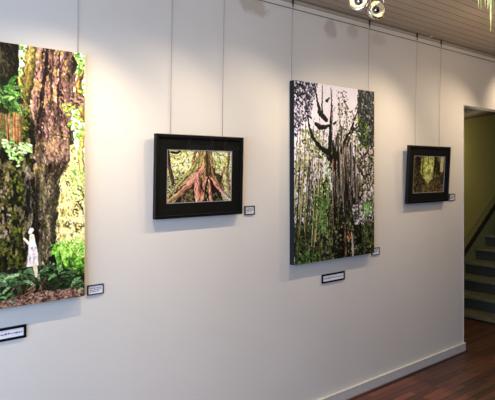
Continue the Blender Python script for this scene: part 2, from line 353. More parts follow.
    p.over(low * .85, p.ramp(p.noise(9, 12, 3), [(12, 16, 9), (36, 44, 24), (74, 86, 44), (124, 130, 80)]))
    p.dabs(low, 1000, (3.5, 12.2), (3.5, 7.0), .7, 1.1, [(46, 60, 28), (82, 100, 46), (28, 38, 20), (112, 128, 66), (12, 16, 10), (146, 150, 100), (20, 24, 14)], (.5, .95))
    p.over(p.poly([(-0.002, 0.593), (0.199, 0.541), (0.269, 0.654), (0.153, 0.772), (-0.002, 0.841)], 6) * np.clip((p.noise(6, 18, 3) - .5) * 6, 0, .9), (216, 208, 218))
    p.dabs(p.poly([(0.008, 0.593), (0.316, 0.519), (0.340, 0.723), (0.008, 0.788)]), 210, (3.5, 10.5), (3.5, 6.3), .8, 1.1, [(88, 112, 48), (124, 148, 70), (214, 208, 214), (150, 160, 90), (56, 70, 36)], (.5, .9))
    p.dabs(p.poly([(-0.002, 0.916), (0.292, 0.913), (0.292, 1.003), (-0.002, 1.013)]), 130, (5.2, 12.2), (3.5, 7.0), .7, 1.1, [(34, 66, 30), (64, 104, 44), (96, 140, 66), (14, 22, 12)])
    p.dabs(low, 500, (5, 12), (3, 7), .7, 1.1, [(96, 112, 60), (124, 132, 84), (64, 78, 40), (30, 36, 20)], (.3, .7))
    for k, (x0, x1, w) in enumerate(((303, 297, 7), (310, 304, 5), (315, 313, 5), (320, 319, 4))):
        p.trunk([rect_snag((x0, 180)), rect_snag((x1, 262))], [w * .7, w], [(24, 22, 16), (90, 84, 54), (160, 150, 100)], 2, 8, (2, 10), .75)
    for k in range(34):
        x = p.r.uniform(294, 328); y0 = p.r.uniform(140, 196); y1 = p.r.uniform(215, 264); u0, v0 = rect_snag((x + 1.5, y0)); u1, v1 = rect_snag((x - p.r.uniform(0, 4), y1))
        p.line([(u0, v0), ((u0 + u1) / 2 + p.r.normal() * .004, (v0 + v1) / 2), (u1, v1)], p.r.uniform(1.6, 3.6), [(34, 30, 22), (196, 182, 126), (96, 86, 58), (60, 54, 36), (150, 138, 88)][k % 5], .7)
    # the snag: broad mass, furrowed pale and dark stems
    mass = p.poly([(0.388, 0.349), (0.462, 0.313), (0.537, 0.217), (0.601, 0.250), (0.693, 0.343), (0.759, 0.485), (0.800, 0.757), (0.855, 1.009), (0.437, 1.014), (0.449, 0.744), (0.425, 0.520), (0.376, 0.417)], 3, 8)
    bx = p.xx + 4 * (p.noise(24, 40, 2) - .5)
    t = np.clip((.5 * p._grid(bx, p.yy, 6, 60, p.r) + .5 * p._grid(bx, p.yy, 3, 22, p.r) - .5) * 2 + .5, 0, 1)
    p.over(mass * .95, p.ramp(t, [(12, 11, 9), (48, 42, 36), (104, 94, 82), (192, 180, 174)]) * np.clip(1.25 - (yv - .3) * 1.7, .3, 1.1)[..., None])
    p.over(p.poly([(0.376, 0.360), (0.487, 0.358), (0.563, 0.404), (0.512, 0.497), (0.425, 0.485), (0.376, 0.417)], 3, 7, 4) * .9, (22, 17, 14))
    p.over(p.poly([(0.449, 0.687), (0.588, 0.691), (0.614, 1.004), (0.462, 1.016)], 3, 8, 6) * .7, (24, 26, 16))
    veil = p.poly([(0.316, 0.689), (0.537, 0.649), (0.800, 0.751), (0.883, 1.047), (0.316, 1.027)], 6, 8, 6)
    p.dabs(veil * .9, 560, (3.5, 12.2), (3.5, 7.0), .8, 1.1, [(34, 38, 20), (66, 76, 38), (18, 19, 12), (104, 110, 62), (54, 48, 32), (136, 138, 92)], (.5, .95))
    pale = [(70, 60, 52), (160, 146, 138), (216, 204, 204)]
    for pts, w in (([(0.425, 0.015), (0.437, 0.141), (0.425, 0.371)], [3, 8, 9]), ([(0.524, 0.067), (0.537, 0.252), (0.563, 0.497)], [6, 8, 9]), ([(0.614, 0.097), (0.627, 0.308), (0.653, 0.545)], [3, 7, 8]),
                   ([(0.693, 0.140), (0.693, 0.366), (0.719, 0.641)], [3, 6, 8]), ([(0.575, 0.368), (0.575, 0.661), (0.588, 0.750)], [5, 4, 3]), ([(0.653, 0.426), (0.679, 0.693)], [4, 3]), ([(0.499, 0.428), (0.499, 0.636)], [5, 3])):
        p.trunk(pts, w, pale, 2.4, 5, (2, 6), .85)
    p.trunk([(0.449, 0.428), (0.449, 0.514)], [6, 5], [(150, 84, 44), (214, 150, 100)], 1, 5, (3, 5), .9)
    p.trunk([(0.550, 0.456), (0.537, 0.497)], [5, 4], [(140, 84, 44), (206, 150, 90)], 1, 5, (3, 5), .8)
    p.dabs(p.poly([(0.462, 0.128), (0.746, 0.138), (0.746, 0.366), (0.462, 0.370)]), 120, (3.5, 10.5), (2.1, 4.9), 1.4, .6, [(30, 26, 22), (90, 76, 60), (150, 130, 90), (120, 124, 60), (226, 216, 222)], (.5, .95))
    B = (20, 17, 16)
    for pts, w in (([(0.199, 0.003), (0.239, 0.050), (0.269, 0.115), (0.292, 0.170)], [3, 6, 9, 15]), ([(0.322, 0.011), (0.316, 0.090), (0.316, 0.158)], [3, 4.5, 8]), ([(0.280, 0.160), (0.328, 0.180), (0.370, 0.201)], [13, 17, 13]),
                   ([(0.245, 0.228), (0.292, 0.246), (0.352, 0.241), (0.412, 0.228)], [11, 15, 12, 9]), ([(0.364, 0.241), (0.328, 0.282)], [5, 3]),
                   ([(0.153, 0.188), (0.164, 0.242), (0.210, 0.308), (0.292, 0.356), (0.376, 0.383)], [3, 6, 8, 10, 14]), ([(0.406, 0.074), (0.370, 0.093)], [5, 9]), ([(0.425, 0.021), (0.431, 0.130), (0.412, 0.256), (0.400, 0.383)], [3, 5, 9, 12]),
                   ([(0.759, 0.137), (0.719, 0.199), (0.666, 0.260), (0.601, 0.309), (0.550, 0.380)], [4, 8, 10, 11, 12]), ([(0.719, 0.235), (0.666, 0.284), (0.627, 0.344)], [9, 9, 8]), ([(0.773, 0.221), (0.719, 0.247)], [5, 7]), ([(0.462, 0.220), (0.487, 0.208)], [9, 6])):
        m, ac, al = p.stroke(pts, w, 1.6, 6)
        p.over(m, np.array(B) + (np.clip(ac, 0, 1) * 46)[..., None] * np.array((1, .9, .8)))
    p.dabs(p.poly([(0.487, 0.023), (0.640, 0.025), (0.640, 0.143), (0.512, 0.149)]), 60, (3.5, 8.8), (2.6, 5.2), .8, 1, [(120, 96, 66), (70, 56, 44), (150, 130, 84), (40, 34, 30)])
    p.dabs(p.poly([(0.487, 0.150), (0.773, 0.100), (0.746, 0.318), (0.512, 0.346)]), 95, (3.5, 10.5), (2.6, 6.1), .8, 1, [(120, 120, 50), (160, 150, 60), (60, 70, 34), (80, 64, 46), (214, 200, 200), (40, 36, 30)])
    p.dabs(p.poly([(0.316, 0.373), (0.437, 0.371), (0.437, 0.635), (0.292, 0.632)]), 120, (5.2, 12.2), (3.5, 7.0), .6, 1, [(112, 146, 66), (84, 116, 48), (140, 164, 92), (204, 206, 190), (50, 66, 34)], (.6, 1))
    p.dabs(p.poly([(0.153, 0.265), (0.388, 0.269), (0.364, 0.372), (0.222, 0.363)]), 90, (3.5, 8.8), (3.5, 5.2), .6, 1, [(130, 140, 80), (84, 96, 60), (160, 150, 100)])
    for k in range(26):
        u, v = rect_snag((p.r.uniform(314, 330), p.r.uniform(196, 232)))
        p.dabs(np.exp(-((p.xx - u * p.W) ** 2 + (p.yy - v * p.H) ** 2) / 60), 14, (5.2, 10.5), (3.5, 6.3), .6, 1, [(90, 120, 56), (60, 86, 38), (118, 146, 84)])
    for pts, w in (([(0.153, 0.177), (0.164, 0.242), (0.210, 0.308), (0.292, 0.356), (0.388, 0.388)], [3, 7, 10, 12, 16]), ([(0.425, 0.199), (0.419, 0.314), (0.412, 0.417)], [8, 10, 12])):
        p.over(p.stroke(pts, w, 1.6, 6)[0], (20, 17, 16))
    g = p.poly([(0.693, 0.688), (0.855, 0.692), (0.883, 0.803), (0.719, 0.808)], 4)
    p.over(g * .3, (222, 212, 220))
    p.dabs(g, 90, (5.2, 12.2), (3.5, 7.0), .6, 1, [(216, 206, 214), (226, 216, 222), (60, 60, 40), (90, 84, 60)])
    p.dabs(p.poly([(0.828, 0.698), (0.939, 0.670), (0.967, 0.745), (0.855, 0.765)]), 26, (7.0, 15.8), (5.2, 8.8), .5, .8, [(86, 150, 50), (116, 176, 70)])
    for k in range(40):
        x = p.r.uniform(332, 360); y0 = p.r.uniform(140, 190); y1 = y0 + p.r.uniform(16, 46); u0, v0 = rect_snag((x, y0)); u1, v1 = rect_snag((x + p.r.normal(), y1))
        p.line([(u0, v0), (u1, v1)], p.r.uniform(1.6, 3.4), [(18, 15, 12), (170, 156, 138), (30, 26, 20), (130, 112, 80), (60, 50, 38)][k % 5], .7)
    # reddish heartwood and tiny figure
    p.trunk([(0.601, 0.803), (0.614, 1.004)], [9, 8], [(60, 38, 26), (130, 92, 68), (176, 134, 104)], 1.5, 6, (2, 9), .85)
    p.over(p.stroke([(0.687, 0.854), (0.701, 0.944), (0.706, 1.010)], [3, 8, 5], 1, 5)[0] * .9, (184, 166, 160))
    p.over(p.stroke([(0.685, 0.860), (0.685, 0.872)], [5, 5])[0], (206, 140, 104))
    p.over(p.stroke([(0.693, 0.878), (0.653, 0.894), (0.627, 0.881)], [3.4, 3, 2.6])[0], (222, 128, 70))
    return finish(p, .6, 1.08, .3, .4)


def paint_red_roots():
    """flared base of a reddish tree with twisting roots in pale green undergrowth"""
    p = Paint(226, 152, 5, (176, 178, 110))
    full = np.ones((p.H, p.W)); yv = p.yy / p.H
    p.over(full, p.ramp(p.noise(9, 9, 3), [(120, 116, 66), (190, 192, 116), (224, 222, 164), (244, 240, 212)]) * (1.12 - .4 * yv)[..., None])
    p.over(p.poly([(-0.033, 0.522), (0.255, 0.413), (0.344, 0.679), (0.109, 1.044), (-0.033, 1.035)], 4) * .7, p.ramp(p.noise(5, 5, 2), [(34, 34, 24), (90, 90, 62), (150, 150, 116)]))
    for k in range(230):
        x, y = p.r.uniform(168, 234), p.r.uniform(149, 192); u, v = rect_roots((x, y)); a = p.r.normal() * .7 + (.8 if x > 200 else 2.2)
        L = p.r.uniform(.05, .16)
        p.line([(u, v), (u + math.cos(a) * L * .5, v + math.sin(a) * L * .75), (u + math.cos(a + .4) * L, v + math.sin(a + .4) * L * 1.4)], p.r.uniform(1, 2.4),
               [(90, 84, 46), (222, 222, 164), (148, 156, 70), (110, 84, 60), (196, 200, 110), (70, 60, 40)][k % 6], .8)
    p.dabs(full * (yv < .7), 420, (2, 5), (1.2, 2.6), .8, 1.2, [(206, 214, 120), (150, 160, 70), (110, 112, 60), (236, 232, 190), (120, 90, 66), (178, 190, 90)], (.5, .9))
    p.trunk([(0.009, 0.007), (0.038, 0.339), (0.109, 0.691)], [10, 12, 12], [(26, 16, 14), (80, 54, 46), (120, 92, 80)], 1.2, 6, (2, 9))
    p.over(p.stroke([(0.052, 0.043), (0.138, 0.059), (0.196, 0.020)], [6, 7, 4], 1)[0], (34, 26, 18))
    for x, y in ((176, 158), (184, 164), (181, 172), (190, 160)):
        u, v = rect_roots((x, y)); p.dab(u * p.W, v * p.H, 9, 4, 1.1, np.array((70, 44, 36.)), .8)
    for pts in ([(0.435, -0.008), (0.389, 0.147), (0.374, 0.337)], [(0.963, 0.014), (0.930, 0.416), (0.963, 0.777)], [(0.880, 0.336), (0.814, 0.574), (0.880, 0.854)]):
        p.trunk(pts, [8, 8, 10], [(70, 44, 34), (150, 100, 76), (196, 150, 120)], 1.5, 6, (2, 8))
    p.over(p.poly([(0.685, 0.415), (0.847, 0.495), (0.814, 0.812), (0.653, 0.766)], 3) * .8, (44, 30, 24))
    red = [(84, 44, 36), (186, 112, 90), (228, 160, 132), (246, 204, 178)]
    grn = [(90, 80, 44), (160, 148, 80), (206, 196, 120)]
    p.over(p.poly([(0.435, 0.375), (0.717, 0.336), (0.880, 1.014), (0.109, 1.007)], 2) * .95, (48, 26, 20))
    p.trunk([(0.558, -0.051), (0.558, 0.298), (0.527, 0.530)], [46, 48, 40], [(72, 50, 34), (140, 104, 72), (186, 162, 98), (204, 190, 120)], 2, 7, (3, 12))
    p.over(p.stroke([(0.590, -0.052), (0.605, 0.298), (0.590, 0.609)], [7, 9, 9], 1.5)[0] * .75, (58, 34, 26))
    p.trunk([(0.653, -0.015), (0.685, 0.415), (0.814, 0.732)], [10, 11, 12], [(88, 60, 40), (170, 130, 90), (200, 190, 120)], 1.5, 6, (2, 9))
    p.trunk([(0.512, 0.375), (0.359, 0.604), (0.196, 0.788), (-0.019, 0.981)], [24, 26, 24, 20], red, 2, 7, (2.5, 12))
    p.trunk([(0.450, 0.184), (0.344, 0.413), (0.181, 0.637), (-0.005, 0.890)], [14, 12, 10, 9], grn, 1.5, 6, (2, 9))
    p.trunk([(0.225, 0.751), (0.109, 0.877), (-0.019, 0.999)], [7, 8, 8], [(150, 130, 80), (206, 190, 120)], 1.5, 6, (2, 9))
    p.over(p.stroke([(0.284, 0.640), (0.138, 0.785), (0.038, 0.892)], [4, 5, 4], 1)[0] * .8, (40, 24, 18))
    p.over(p.poly([(0.225, 0.864), (0.374, 0.718), (0.435, 0.835), (0.404, 0.987), (0.196, 0.994)], 2) * .9, p.ramp(p.noise(4, 4, 2), [(30, 22, 16), (90, 84, 50), (140, 130, 90)]))
    p.trunk([(0.465, 0.491), (0.450, 0.759), (0.496, 1.030)], [18, 24, 26], red, 1.5, 7, (2.5, 12))
    p.trunk([(0.590, 0.531), (0.543, 0.762), (0.527, 1.032)], [10, 13, 12], red, 1.5, 6, (2.5, 10))
    p.trunk([(0.637, 0.571), (0.653, 0.805), (0.685, 1.042)], [8, 10, 12], red, 1.5, 6, (2.5, 10))
    p.trunk([(0.653, 0.493), (0.781, 0.712), (0.980, 0.959)], [10, 10, 9], red, 1.5, 6, (2.5, 10))
    p.trunk([(0.621, 0.648), (0.590, 0.881), (0.637, 1.019)], [4, 4, 4], grn, 1, 6, (2, 8))
    p.trunk([(0.814, 0.772), (0.913, 0.896), (0.997, 0.980)], [8, 8, 8], [(180, 150, 140), (232, 210, 206)], 1.5, 6, (2, 8), .85)
    for pts in ([(0.512, 0.530), (0.512, 0.684), (0.558, 0.802)], [(0.590, 0.609), (0.605, 0.920)], [(0.685, 0.728), (0.781, 0.929)], [(0.389, 0.719), (0.419, 0.988)]):
        p.over(p.stroke(pts, [4, 5, 4], 1.2)[0] * .85, (34, 18, 14))
    p.dabs(p.poly([(0.717, 0.769), (0.946, 0.977), (0.749, 1.026), (0.653, 0.923)]), 40, (2, 5), (1.5, 3), .8, 1, [(96, 120, 70), (60, 50, 36), (140, 150, 110)])
    p.dabs(p.poly([(-0.005, 0.559), (0.167, 0.525), (0.109, 0.858), (-0.005, 0.890)]), 60, (2, 5), (1.5, 3), .8, 1, [(150, 160, 120), (60, 64, 44), (206, 206, 180)])
    return finish(p, .4, 1.16, .2, .3)


def paint_dark_forest():
    """dim forest interior with dark trunks and a yellow-green gap"""
    p = Paint(238, 154, 8, (60, 58, 34))
    full = np.ones((p.H, p.W)); yv = p.yy / p.H
    p.over(full, p.ramp(p.noise(12, 14, 3), [(26, 22, 14), (70, 62, 36), (120, 116, 62)]))
    gap = p.poly([(0.257, -0.057), (0.701, -0.070), (0.701, 0.542), (0.444, 0.758), (0.226, 0.429)], 4)
    p.over(gap * .9, p.ramp(p.noise(8, 10, 2), [(120, 124, 50), (180, 184, 90), (220, 222, 160)]))
    p.over(p.poly([(0.800, -0.073), (1.035, -0.080), (1.035, 0.432), (0.833, 0.431)], 3) * .85, (176, 172, 122))
    p.dabs(gap, 180, (3, 7), (2, 4), .8, 1, [(96, 104, 40), (150, 160, 66), (206, 206, 140), (60, 60, 28)])
    for pts, w in (([(0.119, -0.053), (0.150, 0.429), (0.104, 0.910)], [30, 28, 24]), ([(0.288, -0.058), (0.288, 0.375), (0.319, 0.755)], [10, 9, 8]), ([(0.685, -0.070), (0.669, 0.319), (0.652, 0.652)], [18, 16, 14]), ([(0.833, -0.046), (0.833, 0.431)], [9, 9]), ([(0.444, -0.063), (0.476, 0.211)], [7, 5]), ([(1.001, -0.022), (0.967, 0.601)], [10, 12])):
        p.trunk(pts, w, [(12, 9, 7), (38, 28, 20), (76, 58, 40)], 2, 7, (2.5, 9))
    p.trunk([(0.303, -0.004), (0.303, 0.592)], [5, 5], [(90, 66, 44), (160, 126, 84)], 1, 6, (2, 8))
    und = p.poly([(-0.045, 0.534), (0.319, 0.429), (1.035, 0.546), (1.035, 1.057), (-0.045, 1.010)], 4)
    p.dabs(und, 420, (3, 8), (2, 4), .7, 1.1, [(40, 46, 24), (84, 84, 46), (24, 20, 14), (104, 92, 66), (120, 80, 62), (66, 74, 40)])
    p.dabs(p.poly([(-0.016, 0.799), (1.035, 0.773), (1.035, 1.057), (-0.016, 1.011)]), 220, (3, 7), (2, 3.5), .4, 1, [(130, 88, 66), (90, 60, 44), (160, 116, 92), (46, 34, 24), (80, 84, 50)])
    p.dabs(p.poly([(-0.016, 0.057), (0.195, 0.106), (0.257, 0.753), (-0.016, 0.799)]), 150, (3, 7), (2, 4), .7, 1, [(20, 18, 12), (60, 64, 30), (96, 78, 56), (120, 110, 70)])
    p.dabs(p.poly([(0.508, 0.430), (0.833, 0.319), (0.833, 0.824), (0.508, 0.869)], 4), 60, (3, 8), (2, 5), .8, 1, [(18, 20, 12), (50, 54, 28), (92, 84, 50)], (.5, .9))
    return finish(p, .4, 1.2, .3, .3)


# ------------------------------------------------------------------ materials
def new_mat(name):
    m = bpy.data.materials.new(name); m.use_nodes = True
    nt = m.node_tree
    return m, nt, nt.nodes['Principled BSDF']


def lin(c):
    f = lambda v: v / 12.92 if v <= .04045 else ((v + .055) / 1.055) ** 2.4
    return tuple(f(v / 255.) for v in c) + (1,)


def N(nt, t, **kw):
    n = nt.nodes.new(t)
    for k, v in kw.items():
        if k in n.inputs: n.inputs[k].default_value = v
        else: setattr(n, k, v)
    return n


def ramp(nt, fac, stops):
    r = nt.nodes.new('ShaderNodeValToRGB')
    el = r.color_ramp.elements
    while len(el) < len(stops): el.new(.5)
    for e, (p, c) in zip(el, stops): e.position = p; e.color = c
    nt.links.new(fac, r.inputs['Fac'])
    return r.outputs['Color']


def mix(nt, fac, a, b, mode='MIX'):
    m = nt.nodes.new('ShaderNodeMix'); m.data_type = 'RGBA'; m.blend_type = mode
    for s, v in ((m.inputs['Factor'], fac), (m.inputs['A'], a), (m.inputs['B'], b)):
        if s.name == 'Factor' or True:
            pass
    ins = [i for i in m.inputs if i.enabled]
    for i, v in zip(ins, (fac, a, b)):
        if hasattr(v, 'is_linked'): nt.links.new(v, i)
        else: i.default_value = v
    return [o for o in m.outputs if o.enabled][0]


def math_node(nt, op, a, b=0.0, c=0.0):
    m = nt.nodes.new('ShaderNodeMath'); m.operation = op
    for i, v in zip(m.inputs, (a, b, c)):
        if hasattr(v, 'is_linked'): nt.links.new(v, i)
        else: i.default_value = v
    return m.outputs[0]


def plain(name, c, rough=.5, metal=0.0, var=.06, scale=30, bump=0.0, coat=0.0, spec=.5):
    """solid colour with slight procedural variation"""
    m, nt, b = new_mat(name)
    tc = N(nt, 'ShaderNodeTexCoord')
    no = N(nt, 'ShaderNodeTexNoise', Scale=scale, Detail=4.0)
    nt.links.new(tc.outputs['Object'], no.inputs['Vector'])
    L = lin(c)
    col = ramp(nt, no.outputs['Fac'], [(.3, tuple(v * (1 - var) for v in L[:3]) + (1,)), (.7, tuple(min(1, v * (1 + var)) for v in L[:3]) + (1,))])
    nt.links.new(col, b.inputs['Base Color'])
    b.inputs['Roughness'].default_value = rough; b.inputs['Metallic'].default_value = metal
    b.inputs['Coat Weight'].default_value = coat; b.inputs['Specular IOR Level'].default_value = spec
    if bump:
        bp = N(nt, 'ShaderNodeBump', Strength=bump, Distance=.002)
        nt.links.new(no.outputs['Fac'], bp.inputs['Height']); nt.links.new(bp.outputs[0], b.inputs['Normal'])
    return m


def wall_paint(name, c, stains=()):
    m, nt, b = new_mat(name)
    ge = N(nt, 'ShaderNodeNewGeometry')
    n1 = N(nt, 'ShaderNodeTexNoise', Scale=1.3, Detail=3.0); n2 = N(nt, 'ShaderNodeTexNoise', Scale=160.0, Detail=3.0)
    n3 = N(nt, 'ShaderNodeTexNoise', Scale=14.0, Detail=5.0)
    for n in (n1, n2, n3): nt.links.new(ge.outputs['Position'], n.inputs['Vector'])
    L = lin(c)
    k = lambda s: tuple(min(1, v * s) for v in L[:3]) + (1,)
    col = ramp(nt, n1.outputs['Fac'], [(.3, k(.96)), (.7, k(1.03))])
    # old brown water stains near the top of the wall
    for (x, z, rx, rz, amt) in stains:
        sp = N(nt, 'ShaderNodeSeparateXYZ'); nt.links.new(ge.outputs['Position'], sp.inputs[0])
        dx = math_node(nt, 'DIVIDE', math_node(nt, 'SUBTRACT', sp.outputs['X'], x), rx)
        dz = math_node(nt, 'DIVIDE', math_node(nt, 'SUBTRACT', sp.outputs['Z'], z), rz)
        d = math_node(nt, 'SQRT', math_node(nt, 'ADD', math_node(nt, 'MULTIPLY', dx, dx), math_node(nt, 'MULTIPLY', dz, dz)))
        d = math_node(nt, 'ADD', d, math_node(nt, 'MULTIPLY', math_node(nt, 'SUBTRACT', n3.outputs['Fac'], .5), 1.6))
        f = ramp(nt, d, [(.6, (amt, amt, amt, 1)), (1.05, (0, 0, 0, 1))])
        col = mix(nt, f, col, lin((150, 120, 84)))
    nt.links.new(col, b.inputs['Base Color'])
    b.inputs['Roughness'].default_value = .6
    b.inputs['Specular IOR Level'].default_value = .3
    bp = N(nt, 'ShaderNodeBump', Strength=.12, Distance=.003)
    nt.links.new(n2.outputs['Fac'], bp.inputs['Height']); nt.links.new(bp.outputs[0], b.inputs['Normal'])
    return m


def planks(name, width, stops, groove, axis='Y', groove_w=.06, rough=.5, grain=1.0, length=None, zone=None):
    """boards running along X, split across the given axis"""
    m, nt, b = new_mat(name)
    ge = N(nt, 'ShaderNodeNewGeometry'); sp = N(nt, 'ShaderNodeSeparateXYZ'); nt.links.new(ge.outputs['Position'], sp.inputs[0])
    q = math_node(nt, 'DIVIDE', sp.outputs[axis], width)
    cell = math_node(nt, 'FLOOR', q); fr = math_node(nt, 'FRACT', q)
    w1 = N(nt, 'ShaderNodeTexWhiteNoise', noise_dimensions='1D'); nt.links.new(cell, w1.inputs['W'])
    rnd = w1.outputs['Value']; x = sp.outputs['X']
    edge = math_node(nt, 'MINIMUM', fr, math_node(nt, 'SUBTRACT', 1.0, fr))
    gm = math_node(nt, 'LESS_THAN', edge, groove_w)
    if length:
        xs = math_node(nt, 'DIVIDE', math_node(nt, 'ADD', x, math_node(nt, 'MULTIPLY', rnd, 7.3)), length)
        cx = math_node(nt, 'FLOOR', xs); fx = math_node(nt, 'FRACT', xs)
        w2 = N(nt, 'ShaderNodeTexWhiteNoise', noise_dimensions='2D')
        cb = N(nt, 'ShaderNodeCombineXYZ'); nt.links.new(cx, cb.inputs[0]); nt.links.new(cell, cb.inputs[1]); nt.links.new(cb.outputs[0], w2.inputs['Vector'])
        rnd = w2.outputs['Value']
        gm = math_node(nt, 'MAXIMUM', gm, math_node(nt, 'LESS_THAN', fx, .006))
    mp = N(nt, 'ShaderNodeMapping'); mp.inputs['Scale'].default_value = (1.6, 26, 26)
    nt.links.new(ge.outputs['Position'], mp.inputs['Vector'])
    no = N(nt, 'ShaderNodeTexNoise', Scale=2.2, Detail=6.0, Roughness=.65); nt.links.new(mp.outputs[0], no.inputs['Vector'])
    t = math_node(nt, 'ADD', math_node(nt, 'MULTIPLY', rnd, .45), math_node(nt, 'MULTIPLY', no.outputs['Fac'], .55 * grain))
    col = ramp(nt, t, stops)
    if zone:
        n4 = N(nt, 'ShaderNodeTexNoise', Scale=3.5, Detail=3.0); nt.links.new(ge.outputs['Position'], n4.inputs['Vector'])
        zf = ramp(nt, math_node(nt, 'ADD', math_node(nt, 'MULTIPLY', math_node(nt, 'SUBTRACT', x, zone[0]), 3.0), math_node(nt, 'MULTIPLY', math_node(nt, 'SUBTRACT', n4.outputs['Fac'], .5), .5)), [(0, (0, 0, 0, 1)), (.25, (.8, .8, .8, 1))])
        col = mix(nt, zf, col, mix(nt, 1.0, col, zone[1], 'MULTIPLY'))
    col = mix(nt, gm, col, groove)
    nt.links.new(col, b.inputs['Base Color'])
    b.inputs['Roughness'].default_value = rough
    bp = N(nt, 'ShaderNodeBump', Strength=.5, Distance=.004)
    nt.links.new(math_node(nt, 'SUBTRACT', no.outputs['Fac'], math_node(nt, 'MULTIPLY', gm, 2.0)), bp.inputs['Height'])
    nt.links.new(bp.outputs[0], b.inputs['Normal'])
    return m


def glass(name, tint=(1, 1, 1, 1), strength=1.0):
    m, nt, b = new_mat(name)
    nt.nodes.remove(b)
    out = [n for n in nt.nodes if n.type == 'OUTPUT_MATERIAL'][0]
    tr = N(nt, 'ShaderNodeBsdfTransparent', Color=tint); gl = N(nt, 'ShaderNodeBsdfGlossy', Roughness=.015)
    fr = N(nt, 'ShaderNodeLayerWeight', Blend=.5)
    mx = N(nt, 'ShaderNodeMixShader')
    nt.links.new(math_node(nt, 'MULTIPLY_ADD', math_node(nt, 'POWER', fr.outputs['Facing'], 5.0), .9 * strength, .045 * strength), mx.inputs[0])
    nt.links.new(tr.outputs[0], mx.inputs[1]); nt.links.new(gl.outputs[0], mx.inputs[2]); nt.links.new(mx.outputs[0], out.inputs[0])
    return m


def print_mat(name, rough, gain=1.0):
    m, nt, b = new_mat(name)
    at = N(nt, 'ShaderNodeAttribute', attribute_name='Col')
    nt.links.new(mix(nt, 1.0, at.outputs['Color'], (gain, gain, gain, 1), 'MULTIPLY'), b.inputs['Base Color'])
    b.inputs['Roughness'].default_value = rough; b.inputs['Specular IOR Level'].default_value = .12
    return m


M_WALL = wall_paint('gallery wall paint', (229, 221, 209), [(2.2, 2.585, .13, .055, .38), (2.89, 2.56, .07, .08, .36), (3.12, 2.585, .08, .06, .24), (3.42, 2.57, .13, .05, .16)])
M_TRIM = plain('trim paint', (214, 208, 200), .45)
M_CAP = plain('cap highlight paint', (236, 230, 212), .4)
M_RAIL = plain('rail paint', (176, 166, 148), .5)
M_CORD = plain('brown cord', (132, 112, 92), .7)
M_SIDEWALL = wall_paint('side wall paint', (190, 184, 176))
M_NEARWALL = plain('dark panelling', (62, 50, 40), .7, 0, .2, 3)
M_GREEN = wall_paint('stairwell green paint', (166, 156, 92))
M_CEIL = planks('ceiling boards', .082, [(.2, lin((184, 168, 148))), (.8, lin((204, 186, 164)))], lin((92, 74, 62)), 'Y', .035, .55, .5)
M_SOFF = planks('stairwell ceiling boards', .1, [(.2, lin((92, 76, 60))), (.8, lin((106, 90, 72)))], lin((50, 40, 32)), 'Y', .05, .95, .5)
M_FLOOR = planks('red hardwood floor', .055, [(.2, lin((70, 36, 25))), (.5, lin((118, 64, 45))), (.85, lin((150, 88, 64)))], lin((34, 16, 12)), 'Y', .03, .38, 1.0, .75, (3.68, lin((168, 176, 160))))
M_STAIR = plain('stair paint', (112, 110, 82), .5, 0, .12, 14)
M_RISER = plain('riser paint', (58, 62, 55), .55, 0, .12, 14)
M_STRING = plain('stringer paint', (124, 126, 84), .5)
M_DARK = plain('dark parts and riser shade', (16, 14, 12), .7)
M_WIRE = plain('steel wire', (146, 134, 120), .45, .3)
M_HOOK = plain('hook metal', (62, 56, 50), .4, .6)
M_BLACK = plain('black frame lacquer', (11, 11, 11), .42, spec=.25)
M_MAT = plain('charcoal mat board', (24, 24, 20), .8, spec=.05)
M_BEVEL = plain('white mat bevel', (176, 172, 172), .6)
M_BACK = plain('backing board', (90, 74, 58), .8)
M_CANVAS_SIDE = plain('slate canvas edge', (38, 42, 44), .7, 0, .1, 60, .3, spec=.1)
M_CARD = plain('label card', (236, 234, 240), .6)
M_TEXT = plain('grey print', (120, 112, 116), .7)
M_GLASS = glass('picture glass')
M_PANE = glass('window glass')
M_CHROME = plain('polished chrome', (226, 224, 220), .12, 1.0, .02)
M_BULBCAP = plain('dark bulb cap', (150, 150, 160), .06, 1.0)
M_POT = plain('terracotta pot', (150, 90, 62), .8)
M_TAPE = plain('pale tape', (206, 198, 180), .6)


def reflector_mat():
    m, nt, b = new_mat('lit reflector')
    tc = N(nt, 'ShaderNodeTexCoord'); no = N(nt, 'ShaderNodeTexNoise', Scale=40.0)
    nt.links.new(tc.outputs['Object'], no.inputs['Vector'])
    nt.links.new(ramp(nt, no.outputs['Fac'], [(.3, lin((214, 170, 90))), (.7, lin((255, 246, 226)))]), b.inputs['Emission Color'])
    b.inputs['Base Color'].default_value = lin((236, 222, 186)); b.inputs['Metallic'].default_value = 1.0
    b.inputs['Roughness'].default_value = .2; b.inputs['Emission Strength'].default_value = .28
    return m


def leaf_mat():
    m, nt, b = new_mat('trailing leaf')
    tc = N(nt, 'ShaderNodeTexCoord'); no = N(nt, 'ShaderNodeTexNoise', Scale=25.0)
    nt.links.new(tc.outputs['Object'], no.inputs['Vector'])
    nt.links.new(ramp(nt, no.outputs['Fac'], [(.3, lin((112, 130, 58))), (.5, lin((176, 184, 110))), (.7, lin((206, 210, 160)))]), b.inputs['Base Color'])
    b.inputs['Roughness'].default_value = .5
    return m


M_REFL = reflector_mat()
M_LEAF = leaf_mat()


# ------------------------------------------------------------------ mesh helpers
def box(bm, x0, x1, y0, y1, z0, z1):
    v = [bm.verts.new((x, y, z)) for x in (x0, x1) for y in (y0, y1) for z in (z0, z1)]
    for f in ((0, 1, 3, 2), (4, 6, 7, 5), (0, 4, 5, 1), (2, 3, 7, 6), (0, 2, 6, 4), (1, 5, 7, 3)):
        bm.faces.new([v[i] for i in f])


